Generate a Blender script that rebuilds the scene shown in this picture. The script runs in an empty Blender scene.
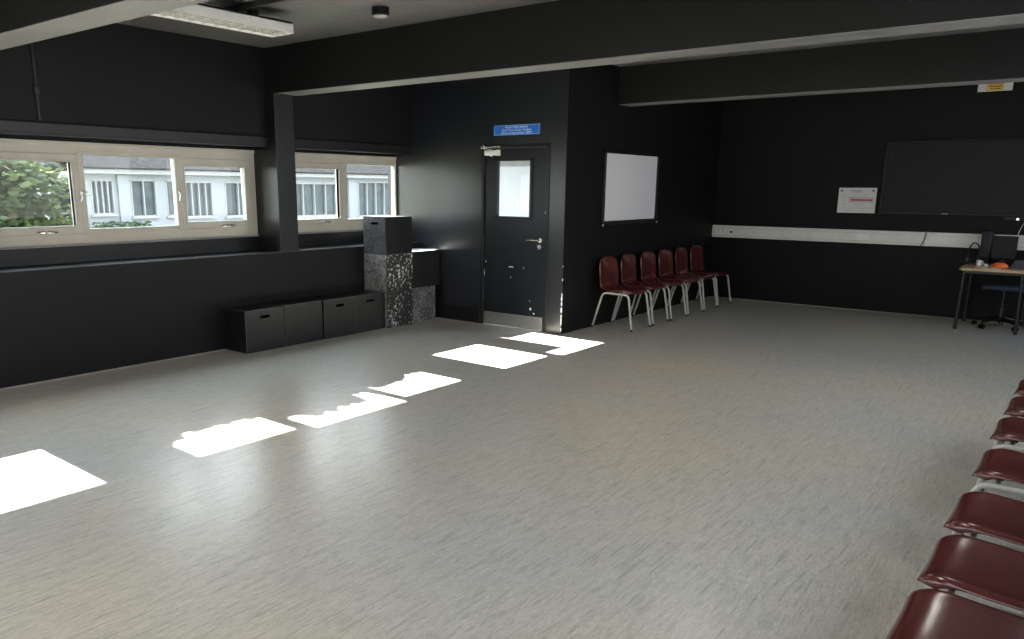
import bpy, bmesh, math, random
from mathutils import Vector, Matrix
random.seed(7)
PI = math.pi
S = bpy.context.scene
COL = S.collection

# ------------------------------------------------------------------ materials
def new_mat(name):
    m = bpy.data.materials.new(name); m.use_nodes = True
    nt = m.node_tree
    return m, nt, nt.nodes['Principled BSDF']

def N(nt, t, **kw):
    n = nt.nodes.new(t)
    for k, v in kw.items():
        if k.startswith('i_'):
            n.inputs[int(k[2:])].default_value = v
        else:
            setattr(n, k, v)
    return n

def noise(nt, scale, detail=4, rough=.55, vec=None):
    n = nt.nodes.new('ShaderNodeTexNoise')
    n.inputs['Scale'].default_value = scale
    n.inputs['Detail'].default_value = detail
    n.inputs['Roughness'].default_value = rough
    if vec: nt.links.new(vec, n.inputs['Vector'])
    return n.outputs['Fac']

def ramp(nt, src, stops):
    r = nt.nodes.new('ShaderNodeValToRGB')
    e = r.color_ramp.elements
    while len(e) < len(stops): e.new(.5)
    for k, (p, c) in enumerate(stops):
        e[k].position = p
        e[k].color = (*c, 1) if isinstance(c, tuple) else (c, c, c, 1)
    nt.links.new(src, r.inputs[0])
    return r.outputs['Color']

def mix(nt, fac, a, b, mode='MIX'):
    m = nt.nodes.new('ShaderNodeMix'); m.data_type = 'RGBA'; m.blend_type = mode
    for s, v in ((0, fac), (6, a), (7, b)):
        if isinstance(v, bpy.types.NodeSocket): nt.links.new(v, m.inputs[s])
        elif isinstance(v, tuple): m.inputs[s].default_value = (*v, 1)
        else: m.inputs[s].default_value = v
    return m.outputs[2]

def bump(nt, b, src, strength, dist=.002):
    n = nt.nodes.new('ShaderNodeBump')
    n.inputs['Strength'].default_value = strength
    n.inputs['Distance'].default_value = dist
    nt.links.new(src, n.inputs['Height'])
    nt.links.new(n.outputs[0], b.inputs['Normal'])

def pos(nt, scale=(1, 1, 1), rot=(0, 0, 0), obj=False):
    g = nt.nodes.new('ShaderNodeTexCoord')
    mp = nt.nodes.new('ShaderNodeMapping')
    mp.inputs['Scale'].default_value = scale
    mp.inputs['Rotation'].default_value = rot
    nt.links.new(g.outputs['Object'], mp.inputs[0])
    return mp.outputs[0]

def simple(name, col, rough=.5, metal=0, var=.12, scale=14, bstr=.0, spec=.5, coat=0):
    m, nt, b = new_mat(name)
    f = noise(nt, scale, 4, .6, pos(nt))
    lo = tuple(c * (1 - var) for c in col); hi = tuple(min(1, c * (1 + var)) for c in col)
    nt.links.new(ramp(nt, f, [(.3, lo), (.7, hi)]), b.inputs['Base Color'])
    b.inputs['Roughness'].default_value = rough
    b.inputs['Metallic'].default_value = metal
    b.inputs['Specular IOR Level'].default_value = spec
    b.inputs['Coat Weight'].default_value = coat
    b.inputs['Coat Roughness'].default_value = .12
    if bstr: bump(nt, b, noise(nt, scale * 6, 3, .6, pos(nt)), bstr)
    return m

def black_paint(name, col, rough=.45, specks=0.0, bstr=.15, spec=.5):
    """black emulsion on masonry: roller texture, optional chips showing white plaster"""
    m, nt, b = new_mat(name)
    v = pos(nt)
    f = noise(nt, 2.2, 5, .6, v)
    c = ramp(nt, f, [(.3, tuple(x * .82 for x in col)), (.7, tuple(x * 1.2 for x in col))])
    if specks:
        s = noise(nt, 16, 3, .6, v)
        k = ramp(nt, s, [(specks, 0.0), (specks + .015, 1.0)])
        c = mix(nt, k, c, (.5, .5, .5))
    nt.links.new(c, b.inputs['Base Color'])
    b.inputs['Specular IOR Level'].default_value = spec
    b.inputs['Roughness'].default_value = rough
    bump(nt, b, noise(nt, 120, 3, .6, v), bstr, .003)
    return m

M = {}
M['wall'] = black_paint('black_wall_paint', (.0045, .0048, .0058), .34, bstr=.03, spec=.6)
M['wall_satin'] = black_paint('satin_black_wall_paint', (.0085, .0095, .0135), .30, bstr=.06, spec=1.0)
M['wall_up'] = black_paint('matt_black_panel_paint', (.0033, .0035, .0042), .6, bstr=.03, spec=.3)
M['wall_far'] = black_paint('black_matt_wall_paint', (.0030, .0032, .0032), .6, bstr=.03, spec=.25)
M['wall_boxing'] = black_paint('black_boxing_paint', (.0036, .004, .0056), .55, bstr=.03, spec=.3)
M['trimblack'] = black_paint('black_gloss_trim_paint', (.0065, .0068, .008), .35, specks=.77)
M['beam'] = black_paint('black_beam_paint', (.0040, .0040, .0040), .55, bstr=.03, spec=.3)
M['ceil'] = black_paint('dark_ceiling_paint', (.115, .114, .116), .5, bstr=.05)
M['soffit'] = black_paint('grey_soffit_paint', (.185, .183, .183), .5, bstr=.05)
M['door'] = black_paint('worn_black_door_paint', (.0055, .007, .0105), .36, specks=.765, bstr=.03)
M['crate'] = black_paint('black_crate_paint', (.0048, .0052, .0062), .42, bstr=.03, spec=.5)
M['crate_edge'] = black_paint('scuffed_crate_edge', (.10, .10, .095), .5, bstr=.2)
M['ledge_edge'] = simple('lit_ledge_edge', (.06, .06, .064), .45)
M['hole'] = simple('gap_shadow_black', (.003, .003, .003), .9)
M['white_trim'] = simple('white_trunking_plastic', (.72, .71, .66), .35, var=.05)
M['white'] = simple('white_plastic', (.78, .78, .75), .35, var=.04)
M['frame'] = simple('cream_window_paint', (.50, .475, .41), .4, var=.07, scale=5, bstr=.1)
M['frame_grey'] = simple('grey_sill_paint', (.25, .25, .25), .45)
M['steel'] = simple('brushed_steel', (.62, .60, .56), .38, metal=1, var=.06, scale=30)
M['chrome'] = simple('satin_chrome', (.8, .8, .78), .25, metal=1, var=.03)
M['tube'] = simple('grey_enamel_tube', (.42, .42, .37), .32, var=.05, spec=.6)
M['blackplastic'] = simple('black_plastic', (.004, .004, .0045), .4, spec=.3)
M['blackmetal'] = simple('black_metal', (.018, .018, .018), .4)
M['rubber'] = simple('black_rubber', (.012, .012, .012), .7)
M['whiteboard'] = simple('white_board_surface', (.80, .80, .82), .32, var=.015, scale=2)
M['screen'] = simple('black_screen_glass', (.0035, .0038, .0038), .5, var=.05, spec=.3)
M['wood'] = simple('light_wood_tabletop', (.50, .33, .17), .35, var=.15, scale=6)
M['blue'] = simple('blue_plaque', (.03, .17, .62), .35, var=.08)
M['plaque_text'] = simple('pale_blue_lettering', (.55, .74, .95), .5, var=.03)
M['paper'] = simple('white_paper', (.70, .68, .66), .5, var=.03)
M['ink'] = simple('dark_print', (.09, .09, .10), .6)
M['ink_soft'] = simple('grey_print', (.36, .33, .34), .6)
M['red'] = simple('red_print', (.45, .09, .10), .6)
M['yellow'] = simple('yellow_print', (.72, .50, .12), .5)
M['orange'] = simple('orange_print', (.70, .26, .04), .5)
M['orange_cloth'] = simple('orange_fabric', (.75, .16, .03), .7, bstr=.4)
M['navy'] = simple('dark_blue_fabric', (.035, .048, .075), .8, bstr=.3, scale=60)
M['laptop'] = simple('dark_grey_plastic', (.07, .078, .09), .4)
M['render'] = simple('white_render', (.46, .48, .52), .8, var=.04, scale=2)
M['bglass'] = simple('dull_window_glass', (.10, .125, .135), .3, var=.3, scale=3)
M['shingle'] = simple('grey_brown_roof', (.06, .055, .05), .9, var=.5, scale=9, bstr=.5)
M['building_trim'] = simple('building_white_trim', (.52, .52, .54), .6)
M['bark'] = simple('bark', (.10, .075, .05), .9, bstr=.6)
M['ground'] = simple('rough_grass_ground', (.03, .04, .018), .95, var=.4, scale=3)
M['plaster'] = simple('white_plaster', (.66, .69, .72), .7, var=.03)

def leaf_mat(name, a, bcol):
    m, nt, b = new_mat(name)
    f = noise(nt, 1.3, 4, .7, pos(nt))
    nt.links.new(ramp(nt, f, [(.38, a), (.62, bcol)]), b.inputs['Base Color'])
    b.inputs['Roughness'].default_value = .55
    b.inputs['Subsurface Weight'].default_value = 0
    t = nt.nodes.new('ShaderNodeBsdfTranslucent'); t.inputs[0].default_value = (*bcol, 1)
    mx = nt.nodes.new('ShaderNodeMixShader'); mx.inputs[0].default_value = .3
    nt.links.new(b.outputs[0], mx.inputs[1]); nt.links.new(t.outputs[0], mx.inputs[2])
    nt.links.new(mx.outputs[0], nt.nodes['Material Output'].inputs[0])
    return m
M['leaf'] = leaf_mat('bright_leaves', (.06, .10, .05), (.19, .24, .10))
M['leaf_dark'] = leaf_mat('dark_leaves', (.035, .06, .035), (.09, .13, .075))

def maroon():
    m, nt, b = new_mat('maroon_moulded_plastic')
    f = noise(nt, 9, 4, .6, pos(nt))
    nt.links.new(ramp(nt, f, [(.3, (.072, .014, .012)), (.7, (.094, .018, .015))]), b.inputs['Base Color'])
    b.inputs['Roughness'].default_value = .18
    b.inputs['Specular IOR Level'].default_value = .75
    bump(nt, b, noise(nt, 260, 2, .5, pos(nt)), .12, .001)
    return m
M['maroon'] = maroon()

def speckle(name, thr, wide, white, base=(.018, .018, .02), sc=26, bw=.35):
    m, nt, b = new_mat(name)
    v = pos(nt)
    s = noise(nt, sc, 5, .65, v)
    big = noise(nt, 4, 3, .5, v)
    add = N(nt, 'ShaderNodeMath', operation='MULTIPLY_ADD'); add.inputs[1].default_value = bw; 
    nt.links.new(big, add.inputs[0]); nt.links.new(s, add.inputs[2])
    k = ramp(nt, add.outputs[0], [(thr, 0.0), (thr + wide, 1.0)])
    nt.links.new(mix(nt, k, base, (white, white, white * .97)), b.inputs['Base Color'])
    b.inputs['Roughness'].default_value = .5
    bump(nt, b, s, .3)
    return m
M['speck_black'] = speckle('chipped_black_paint', .775, .02, .66, (.012, .012, .013), 32, .38)
M['crate_pale'] = speckle('rubbed_window_glow_paint', .55, .5, .16, (.030, .032, .038), 45)  # rubbed speckle; base colour lifted for window glow on the crate's side
M['speck_worn'] = speckle('worn_grey_paint', .50, .45, .42, (.06, .06, .057), 30)
M['speck_grey'] = speckle('grey_speckled_paint', .60, .2, .30, (.035, .036, .042), 60)
M['whitetop'] = speckle('worn_white_top', .45, .08, .66, (.10, .10, .10), 20)

def glass_mat(name, tint=(1, 1, 1), gl=.06):
    m, nt, b = new_mat(name)
    nt.nodes.remove(b)
    t = N(nt, 'ShaderNodeBsdfTransparent'); t.inputs[0].default_value = (*tint, 1)
    g = N(nt, 'ShaderNodeBsdfGlossy'); g.inputs['Roughness'].default_value = .02
    fr = N(nt, 'ShaderNodeFresnel'); fr.inputs[0].default_value = 1.35
    mx = N(nt, 'ShaderNodeMixShader')
    ge = N(nt, 'ShaderNodeNewGeometry'); inv = N(nt, 'ShaderNodeMath', operation='SUBTRACT'); inv.inputs[0].default_value = 1
    nt.links.new(ge.outputs['Backfacing'], inv.inputs[1])
    mu = N(nt, 'ShaderNodeMath', operation='MULTIPLY'); nt.links.new(fr.outputs[0], mu.inputs[0]); nt.links.new(inv.outputs[0], mu.inputs[1])
    nt.links.new(mu.outputs[0], mx.inputs[0]); nt.links.new(t.outputs[0], mx.inputs[1]); nt.links.new(g.outputs[0], mx.inputs[2])
    nt.links.new(mx.outputs[0], nt.nodes['Material Output'].inputs[0])
    return m
M['glass'] = glass_mat('clear_glass', (.95, .97, .97))

def floor_mat():
    m, nt, b = new_mat('marbled_vinyl_floor')
    v = pos(nt)
    st = pos(nt, (34, 6, 1), (0, 0, .12))
    st2 = pos(nt, (130, 26, 1), (0, 0, -.10))
    big = noise(nt, .55, 3, .5, v)
    base = ramp(nt, big, [(.35, (.448, .436, .408)), (.65, (.515, .466, .368))])
    s1 = ramp(nt, noise(nt, 1, 6, .72, st), [(.30, .78), (.5, 1.0), (.70, 1.14)])
    c = mix(nt, 1.0, base, s1, 'MULTIPLY')
    s2 = ramp(nt, noise(nt, 1, 4, .7, st2), [(.25, .62), (.48, 1.0), (.75, 1.28)])
    c = mix(nt, .8, c, s2, 'MULTIPLY')
    g = ramp(nt, noise(nt, 190, 3, .7, v), [(.25, .62), (.5, 1.0), (.75, 1.3)])
    c = mix(nt, .7, c, g, 'MULTIPLY')
    # small dark scuffs
    sc = ramp(nt, noise(nt, 1, 3, .6, pos(nt, (110, 60, 1), (0, 0, .35))), [(.80, 0.0), (.83, .35)])
    c = mix(nt, sc, c, (.2, .2, .19))
    lg = ramp(nt, noise(nt, 1, 5, .7, pos(nt, (70, 3.2, 1), (0, 0, .16))), [(.54, 0.0), (.66, .75)])
    c = mix(nt, lg, c, (.24, .24, .22))
    nt.links.new(c, b.inputs['Base Color'])
    b.inputs['Roughness'].default_value = .29
    b.inputs['Specular IOR Level'].default_value = .5
    bump(nt, b, noise(nt, 40, 4, .7, v), .10, .003)
    return m
M['floor'] = floor_mat()

def emis(name, col, st):
    m, nt, b = new_mat(name)
    b.inputs['Base Color'].default_value = (*col, 1)
    b.inputs['Emission Color'].default_value = (*col, 1)
    b.inputs['Emission Strength'].default_value = st
    return m
M['tube_light'] = emis('lit_fluorescent_tube', (1, .97, .90), 1.3)
M['led'] = emis('white_status_light', (1, 1, 1), 1.2)

# ------------------------------------------------------------------ mesh helpers
class MB:
    def __init__(s): s.bm = bmesh.new()
    def box(s, x0, x1, y0, y1, z0, z1, bev=0, seg=2, rot=None):
        r = bmesh.ops.create_cube(s.bm, size=1)
        vs = r['verts']
        c = Vector(((x0 + x1) / 2, (y0 + y1) / 2, (z0 + z1) / 2))
        for v in vs:
            v.co = Vector((v.co.x * (x1 - x0), v.co.y * (y1 - y0), v.co.z * (z1 - z0)))
            if rot is not None: v.co = rot @ v.co
            v.co += c
        if bev:
            es = list({e for v in vs for e in v.link_edges})
            bmesh.ops.bevel(s.bm, geom=es, offset=bev, segments=seg, affect='EDGES', profile=.5)
        return s
    def tube(s, pts, r, n=10, closed=False, cap=True):
        pts = [Vector(p) for p in pts]
        rs = r if isinstance(r, (list, tuple)) else [r] * len(pts)
        rings = []; prev = None
        L = len(pts)
        for i, p in enumerate(pts):
            if closed: d = (pts[(i + 1) % L] - pts[i - 1])
            elif i == 0: d = pts[1] - p
            elif i == L - 1: d = p - pts[-2]
            else: d = (pts[i + 1] - p).normalized() + (p - pts[i - 1]).normalized()
            d.normalize()
            if prev is None:
                a = Vector((0, 0, 1)) if abs(d.z) < .9 else Vector((1, 0, 0))
                u = d.cross(a).normalized()
            else:
                u = (prev - d * prev.dot(d)).normalized()
            prev = u; w = d.cross(u)
            rings.append([s.bm.verts.new(p + rs[i] * (math.cos(2 * PI * k / n) * u + math.sin(2 * PI * k / n) * w)) for k in range(n)])
        for i in range(L - (0 if closed else 1)):
            a, b = rings[i], rings[(i + 1) % L]
            for k in range(n): s.bm.faces.new((a[k], a[(k + 1) % n], b[(k + 1) % n], b[k]))
        if cap and not closed:
            s.bm.faces.new(list(reversed(rings[0]))); s.bm.faces.new(rings[-1])
        return s
    def cyl(s, p0, p1, r, n=20): return s.tube([p0, p1], r, n)
    def lathe(s, c, prof, n=28):
        c = Vector(c); rings = []
        for r, z in prof:
            rings.append([s.bm.verts.new(c + Vector((max(r, 1e-5) * math.cos(2 * PI * k / n), max(r, 1e-5) * math.sin(2 * PI * k / n), z))) for k in range(n)])
        for a, b in zip(rings, rings[1:]):
            for k in range(n): s.bm.faces.new((a[k], a[(k + 1) % n], b[(k + 1) % n], b[k]))
        s.bm.faces.new(list(reversed(rings[0]))); s.bm.faces.new(rings[-1])
        return s
    def prism(s, poly, axis, a, b):
        """polygon (list of 2d) extruded along axis 0/1/2"""
        def P(q, t):
            l = list(q); l.insert(axis, t); return Vector(l)
        A = [s.bm.verts.new(P(q, a)) for q in poly]; B = [s.bm.verts.new(P(q, b)) for q in poly]
        n = len(poly)
        s.bm.faces.new(A); s.bm.faces.new(list(reversed(B)))
        for k in range(n): s.bm.faces.new((A[k], B[k], B[(k + 1) % n], A[(k + 1) % n]))
        return s
    def quad(s, a, b, c, d):
        s.bm.faces.new([s.bm.verts.new(Vector(p)) for p in (a, b, c, d)]); return s
    def build(s, name, mat, parent=None, smooth=False, loc=None):
        bmesh.ops.recalc_face_normals(s.bm, faces=s.bm.faces)
        me = bpy.data.meshes.new(name); s.bm.to_mesh(me); s.bm.free()
        mats = mat if isinstance(mat, (list, tuple)) else [mat]
        for m in mats: me.materials.append(m)
        if smooth:
            for p in me.polygons: p.use_smooth = True
            me.set_sharp_from_angle(angle=math.radians(38))
        o = bpy.data.objects.new(name, me); COL.objects.link(o)
        if parent is not None: o.parent = parent
        if loc is not None: o.location = loc
        return o

def tag(o, label=None, cat=None, group=None, kind=None):
    if label: o['label'] = label
    if cat: o['category'] = cat
    if group: o['group'] = group
    if kind: o['kind'] = kind
    return o
def thing(name, label, cat, loc=(0, 0, 0), rz=0, group=None):
    o = bpy.data.objects.new(name, None); COL.objects.link(o)
    o.location = loc; o.rotation_euler = (0, 0, rz)
    o.empty_display_size = .1
    return tag(o, label, cat, group)
def struct(o, label=None): return tag(o, label, None, None, 'structure')
def copy_tree(o, parent=None):
    c = o.copy(); COL.objects.link(c)
    if parent is not None: c.parent = parent
    for ch in [x for x in bpy.data.objects if x.parent == o]: copy_tree(ch, c)
    return c
def text_mesh(name, body, size, mat, parent, loc, rot, align='CENTER', sx=1.0):
    cu = bpy.data.curves.new(name + '_c', 'FONT'); cu.body = body; cu.size = size
    cu.align_x = align; cu.align_y = 'CENTER'; cu.extrude = .0006
    t = bpy.data.objects.new(name + '_t', cu); COL.objects.link(t)
    bpy.context.view_layer.update()
    me = bpy.data.meshes.new_from_object(t.evaluated_get(bpy.context.evaluated_depsgraph_get()))
    bpy.data.objects.remove(t); 
    me.name = name
    me.materials.clear(); me.materials.append(mat)
    o = bpy.data.objects.new(name, me); COL.objects.link(o); o.parent = parent
    o.location = loc; o.rotation_euler = rot; o.scale = (sx, 1, 1)
    return o

# ------------------------------------------------------------------ key planes
XL, XU, XW = -6.70, -6.84, -7.07          # boxing face, upper wall face, window frame face
XE = -7.22                                 # outer skin
YD = 7.41; XC = -4.60; YB = 11.58
ZC = 2.92; ZB = 2.482; ZL = .918
XR = .62; Y0 = -1.3
COLY = [(2.27, 2.52), (5.275, 5.515)]
BEAMY = [(2.28, 2.535), (5.30, 5.575), (8.50, 8.76)]

# ------------------------------------------------------------------ shell
struct(MB().box(XE, XR + .2, Y0 - .2, YB + .2, -.12, 0).build('floor', M['floor']))
struct(MB().box(XE, XR + .2, Y0 - .2, YB + .2, ZC, ZC + .15).build('ceiling', M['ceil']))
b = MB()
b.box(XE, XL, Y0, YD, 0, ZL, .009, 3)
o_ = struct(b.build('wall_left', M['wall_boxing']))
MB().box(XL - .012, XL + .002, Y0, YD, ZL - .007, ZL + .0015, .001).build('lit_edge', M['ledge_edge'], o_)  # grey strip paints in the light caught by the ledge's front edge
b = MB()
b.box(XE, XW - .015, Y0, YD, ZL, 1.064)
struct(b.build('wall_left_sill_strip', M['trimblack']))
b = MB()
ys = [(Y0, -.02), (-.015, 3.043), (3.053, YD)]
for a, c in ys: b.box(XE, XU, a, c, 2.085, ZC)
b.box(XE, XU - .012, Y0, YD, 1.975, ZC)
b.box(XE, XW - .012, Y0, YD, 1.938, 1.98)
struct(b.build('wall_left_upper', M['wall_up']))
b = MB()
b.box(XU - .01, XU + .018, Y0, COLY[1][0], 1.968, 2.066, .003)
b.box(XU - .01, XU + .030, Y0, COLY[1][0], 1.968, 1.985, .003)
b.box(XU - .01, XU + .018, COLY[1][1], YD, 1.968, 2.066, .003)
b.box(XU - .01, XU + .030, COLY[1][1], YD, 1.968, 1.985, .003)
struct(b.build('trim_1', M['trimblack']))
for k, (a, c) in enumerate(COLY):
    struct(MB().box(XE, XL, a, c, ZL, ZB, .004).build('wall_pillar' if k == 0 else 'wall_pillar_far', M['wall']))
for k, (a, c) in enumerate(BEAMY):
    zb_ = ZB + (.03 if k == 2 else 0)
    x0 = XC if k == 2 else XU - .02
    bm_ = struct(MB().box(x0, XR, a, c, zb_ + .004, ZC + .02, .003).build('ceiling_beam', M['beam']))
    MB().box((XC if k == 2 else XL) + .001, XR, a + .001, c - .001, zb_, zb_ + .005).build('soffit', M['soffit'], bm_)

# door wall with its opening
DX0, DX1, DZ = -5.725, -4.80, 2.052     # outer frame
b = MB()
b.box(XE, DX0, YD, YD + .12, 0, ZC)
b.box(DX1, XC - .12, YD, YD + .12, 0, ZC); b.box(XC - .121, XC - .0006, YD, YD + .004, 0, ZC)
b.box(DX0, DX1, YD, YD + .12, DZ, ZC)
struct(b.build('wall_door', M['wall_satin']))
struct(MB().box(XC - .12, XC, YD + .004, YB, 0, ZC).build('wall_side', M['wall_far']))
# chipped corner edge
b = MB()
chips = [(.44, .02, .008), (.40, .035, .010), (.34, .03, .012), (.27, .035, .014), (.20, .018, .007), (.14, .05, .009), (.60, .015, .006), (.75, .012, .006), (.05, .02, .008)]
for z, h, w in chips:
    n = 7
    poly = [(XC - w * 1.1 * abs(math.cos(t)) * random.uniform(.6, 1.2) if math.cos(t) < 0 else XC + .0008, z + h * math.sin(t) * random.uniform(.8, 1.1)) for t in [2 * PI * q / n for q in range(n)]]
    b.prism(poly, 1, YD - .0012, YD + .012)
struct(b.build('wall_corner_chips', M['plaster']))
struct(MB().box(XC - .12, XR + .2, YB, YB + .2, 0, ZC).build('wall_back', M['wall_far']))

# right wall (beside the camera), near wall behind it; unseen windows added for daylight
def holed(axis, t0, t1, a0, a1, holes, z0, z1):
    """wall along 'axis' with window holes (a,b) between z0 and z1"""
    b = MB()
    def bx(a, c, zz0, zz1):
        if c - a < 1e-4: return
        if axis == 1: b.box(t0, t1, a, c, zz0, zz1)
        else: b.box(a, c, t0, t1, zz0, zz1)
    bx(a0, a1, 0, z0); bx(a0, a1, z1, ZC)
    p = a0
    for h0, h1 in holes: bx(p, h0, z0, z1); p = h1
    bx(p, a1, z0, z1)
    return b
RH = [(-.9, 2.1), (2.75, 5.1), (5.75, 8.3), (8.95, 10.6)]
struct(holed(1, XR, XR + .2, Y0 - .2, YB, RH, 1.0, 2.40).build('wall_right', M['wall_far']))
NH = [(-6.2, -4.3), (-3.9, -2.0), (-1.6, 0.3)]
struct(holed(0, Y0 - .2, Y0, XE, XR, NH, .95, 2.35).build('wall_near', M['wall_far']))

# neighbouring corridor seen through the door pane
b = MB()
b.box(-7.0, XC - .12, 9.0, 9.1, 0, ZC)
b.box(-7.22, -7.1, YD + .12, 9.0, 0, .9); b.box(-7.22, -7.1, YD + .12, 9.0, 2.3, ZC)
b.box(-7.22, -7.1, 8.7, 9.0, .9, 2.3)
struct(b.build('wall_corridor', M['plaster']))
struct(MB().box(XC - .14, XC - .121, YD + .125, 8.99, 0, ZC).build('wall_corridor_side', M['plaster']))
b = MB(); b.box(-6.98, -4.74, 8.97, 8.999, 1.86, 2.02, .004)
struct(b.build('trim_corridor', M['frame_grey']))

al = bpy.data.lights.new('corridor_fill_light', 'AREA'); al.shape = 'RECTANGLE'; al.size = .3; al.size_y = 1.2; al.energy = 2; al.color = (.94, .97, 1)  # unseen lamp added to brighten what shows through the door pane
lo = bpy.data.objects.new('corridor_fill_light', al); COL.objects.link(lo); lo.location = (-5.6, 8.2, 2.88)
# skirting on the door wall
b = MB()
b.box(XL + .002, DX0 - .002, YD - .018, YD - .0003, 0, .175, .004)
struct(b.build('baseboard_door', M['trimblack']))

# thin unpainted edge of vinyl along the walls
b = MB()
b.box(XL, XL + .012, Y0, YD, 0, .006)
b.box(XC, XR, YB - .012, YB, 0, .006)
b.box(XL, DX0, YD - .03, YD - .0185, 0, .005)
struct(b.build('trim_floor_edge', simple('pale_sealant', (.42, .38, .30), .6)))

# ------------------------------------------------------------------ windows
def fr(b, y0, y1, z0, z1, w, x0, x1, wb=None, wt=None, wl=None, wr=None, bev=.004):
    wb = w if wb is None else wb; wt = w if wt is None else wt
    wl = w if wl is None else wl; wr = w if wr is None else wr
    b.box(x0, x1, y0, y1, z0, z0 + wb, bev); b.box(x0, x1, y0, y1, z1 - wt, z1, bev)
    if wl: b.box(x0, x1, y0, y0 + wl, z0 + wb - .002, z1 - wt + .002, bev)
    if wr: b.box(x0, x1, y1 - wr, y1, z0 + wb - .002, z1 - wt + .002, bev)

def casement(root, y0, y1, p):
    """opening sash; p = pane rect y0,y1,z0,z1"""
    b = MB()
    z0, z1 = 1.167, 1.84
    pb = p[2] - z0; pt = z1 - p[3]
    fr(b, y0, y1, z0, z1, .05, XW - .05, XW + .012, pb, pt, p[0] - y0, y1 - p[1])
    fr(b, p[0] - .012, p[1] + .012, p[2] - .012, p[3] + .012, .012, XW - .035, XW + .018, bev=.003)
    o = b.build('casement', M['frame'], root)
    g = MB().box(XW - .030, XW - .026, p[0] - .001, p[1] + .001, p[2] - .001, p[3] + .001).build('pane', M['glass'], o)
    # stay along the bottom rail
    ym = (p[0] + p[1]) / 2 + .1
    b = MB()
    b.box(XW + .012, XW + .02, ym - .05, ym + .07, 1.176, 1.192, .002)
    b.tube([(XW + .03, ym - .08, 1.19), (XW + .034, ym, 1.197), (XW + .028, ym + .09, 1.187)], .006, 8)
    b.cyl((XW + .012, ym, 1.185), (XW + .036, ym, 1.195), .010, 10)
    b.build('stay', M['chrome'], o, True)
    return o
def catch(root, y):
    b = MB()
    b.box(XW + .001, XW + .012, y - .014, y + .014, 1.46, 1.54, .003)
    b.cyl((XW + .01, y, 1.50), (XW + .035, y, 1.50), .009, 10)
    b.tube([(XW + .035, y, 1.505), (XW + .040, y - .01, 1.48), (XW + .036, y - .025, 1.44)], [.008, .007, .005], 8)
    b.build('catch', M['chrome'], root, True)

def window3(name, off, label):
    """casement, fixed light, casement"""
    b = MB()
    y0, y1 = 2.53 + off, 5.285 + off
    fr(b, y0 - .02, y1 + .06, 1.078, 1.943, .06, XW - .07, XW, .09, .108, .11, .145)
    b.box(XW - .02, XW + .012, y0, y1, 1.915, 1.9435, .004)       # head moulding
    b.box(XW - .07, XW + .010, 3.425 + off, 3.475 + off, 1.16, 1.86, .005)
    b.box(XW - .07, XW + .010, 4.358 + off, 4.405 + off, 1.16, 1.86, .005)
    fr(b, 3.466 + off, 4.365 + off, 1.165, 1.865, .03, XW - .04, XW + .006, .04, .03, .012, .012, bev=.003)
    root = struct(b.build(name, M['frame']), label)
    MB().box(XW - .030, XW - .026, 3.472 + off, 4.36 + off, 1.20, 1.84).build('pane', M['glass'], root)
    casement(root, 2.60 + off, 3.425 + off, (2.635 + off, 3.362 + off, 1.236, 1.775))
    casement(root, 4.400 + off, 5.205 + off, (4.450 + off, 5.135 + off, 1.236, 1.765))
    catch(root, 3.44 + off); catch(root, 4.385 + off)
    MB().box(XW - .07, XW + .022, y0, y1, 1.062, 1.080, .003).build('sill', M['frame_grey'], root)
    return root
window3('window_1', 0, 'cream painted three-light window in front of the far pillar, trees in its first light')
window3('window_3', -3.07, None)

b = MB()
y0, y1 = 5.50, 7.405
fr(b, y0, y1, 1.078, 1.943, .06, XW - .07, XW, .09, .108, .17, .02)
b.box(XW - .02, XW + .012, y0, y1, 1.915, 1.9435, .004)
b.box(XW - .07, XW + .010, 6.49, 6.565, 1.16, 1.86, .005)
fr(b, 6.56, 7.39, 1.165, 1.865, .03, XW - .04, XW + .006, .045, .03, .012, .012, bev=.003)
root = struct(b.build('window_2', M['frame']), 'pale window behind the stacked crates, reaching the door wall')
MB().box(XW - .030, XW - .026, 6.57, 7.385, 1.205, 1.84).build('pane', M['glass'], root)
casement(root, 5.66, 6.495, (5.73, 6.435, 1.225, 1.775))
catch(root, 5.62)
MB().box(XW - .07, XW + .022, y0, y1, 1.062, 1.080, .003).build('sill', M['frame_grey'], root)

# ------------------------------------------------------------------ door
FY = YD - .012
b = MB()
b.box(DX0, DX0 + .035, FY, YD + .11, 0, DZ, .003)
b.box(DX1 - .045, DX1, FY, YD + .11, 0, DZ, .003)
b.box(DX0, DX1, FY, YD + .11, DZ - .04, DZ, .003)
door = struct(b.build('door_1', M['trimblack']), 'black door with a glazed pane and steel kickplate')
LX0, LX1, LZ0, LZ1 = DX0 + .038, DX1 - .048, .008, DZ - .043
GX0, GX1, GZ0, GZ1 = -5.505, -5.055, 1.262, 1.872
b = MB(); y0, y1 = YD + .008, YD + .05
b.box(LX0, GX0, y0, y1, LZ0, LZ1, .002); b.box(GX1, LX1, y0, y1, LZ0, LZ1, .002)
b.box(GX0 - .001, GX1 + .001, y0, y1, LZ0, GZ0, .001); b.box(GX0 - .001, GX1 + .001, y0, y1, GZ1, LZ1, .001)
leaf = b.build('door_leaf', M['door'], door)
b = MB()
for a in ((GX0 - .03, GX0 + .004, GZ0 - .03, GZ1 + .03), (GX1 - .004, GX1 + .03, GZ0 - .03, GZ1 + .03), (GX0 - .03, GX1 + .03, GZ0 - .03, GZ0 + .004), (GX0 - .03, GX1 + .03, GZ1 - .004, GZ1 + .03)):
    b.box(a[0], a[1], YD - .006, YD + .02, a[2], a[3], .004)
b.build('glazing_bead', M['trimblack'], leaf)
MB().box(GX0, GX1, YD + .022, YD + .027, GZ0, GZ1).build('glass_pane', M['glass'], leaf)
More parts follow.
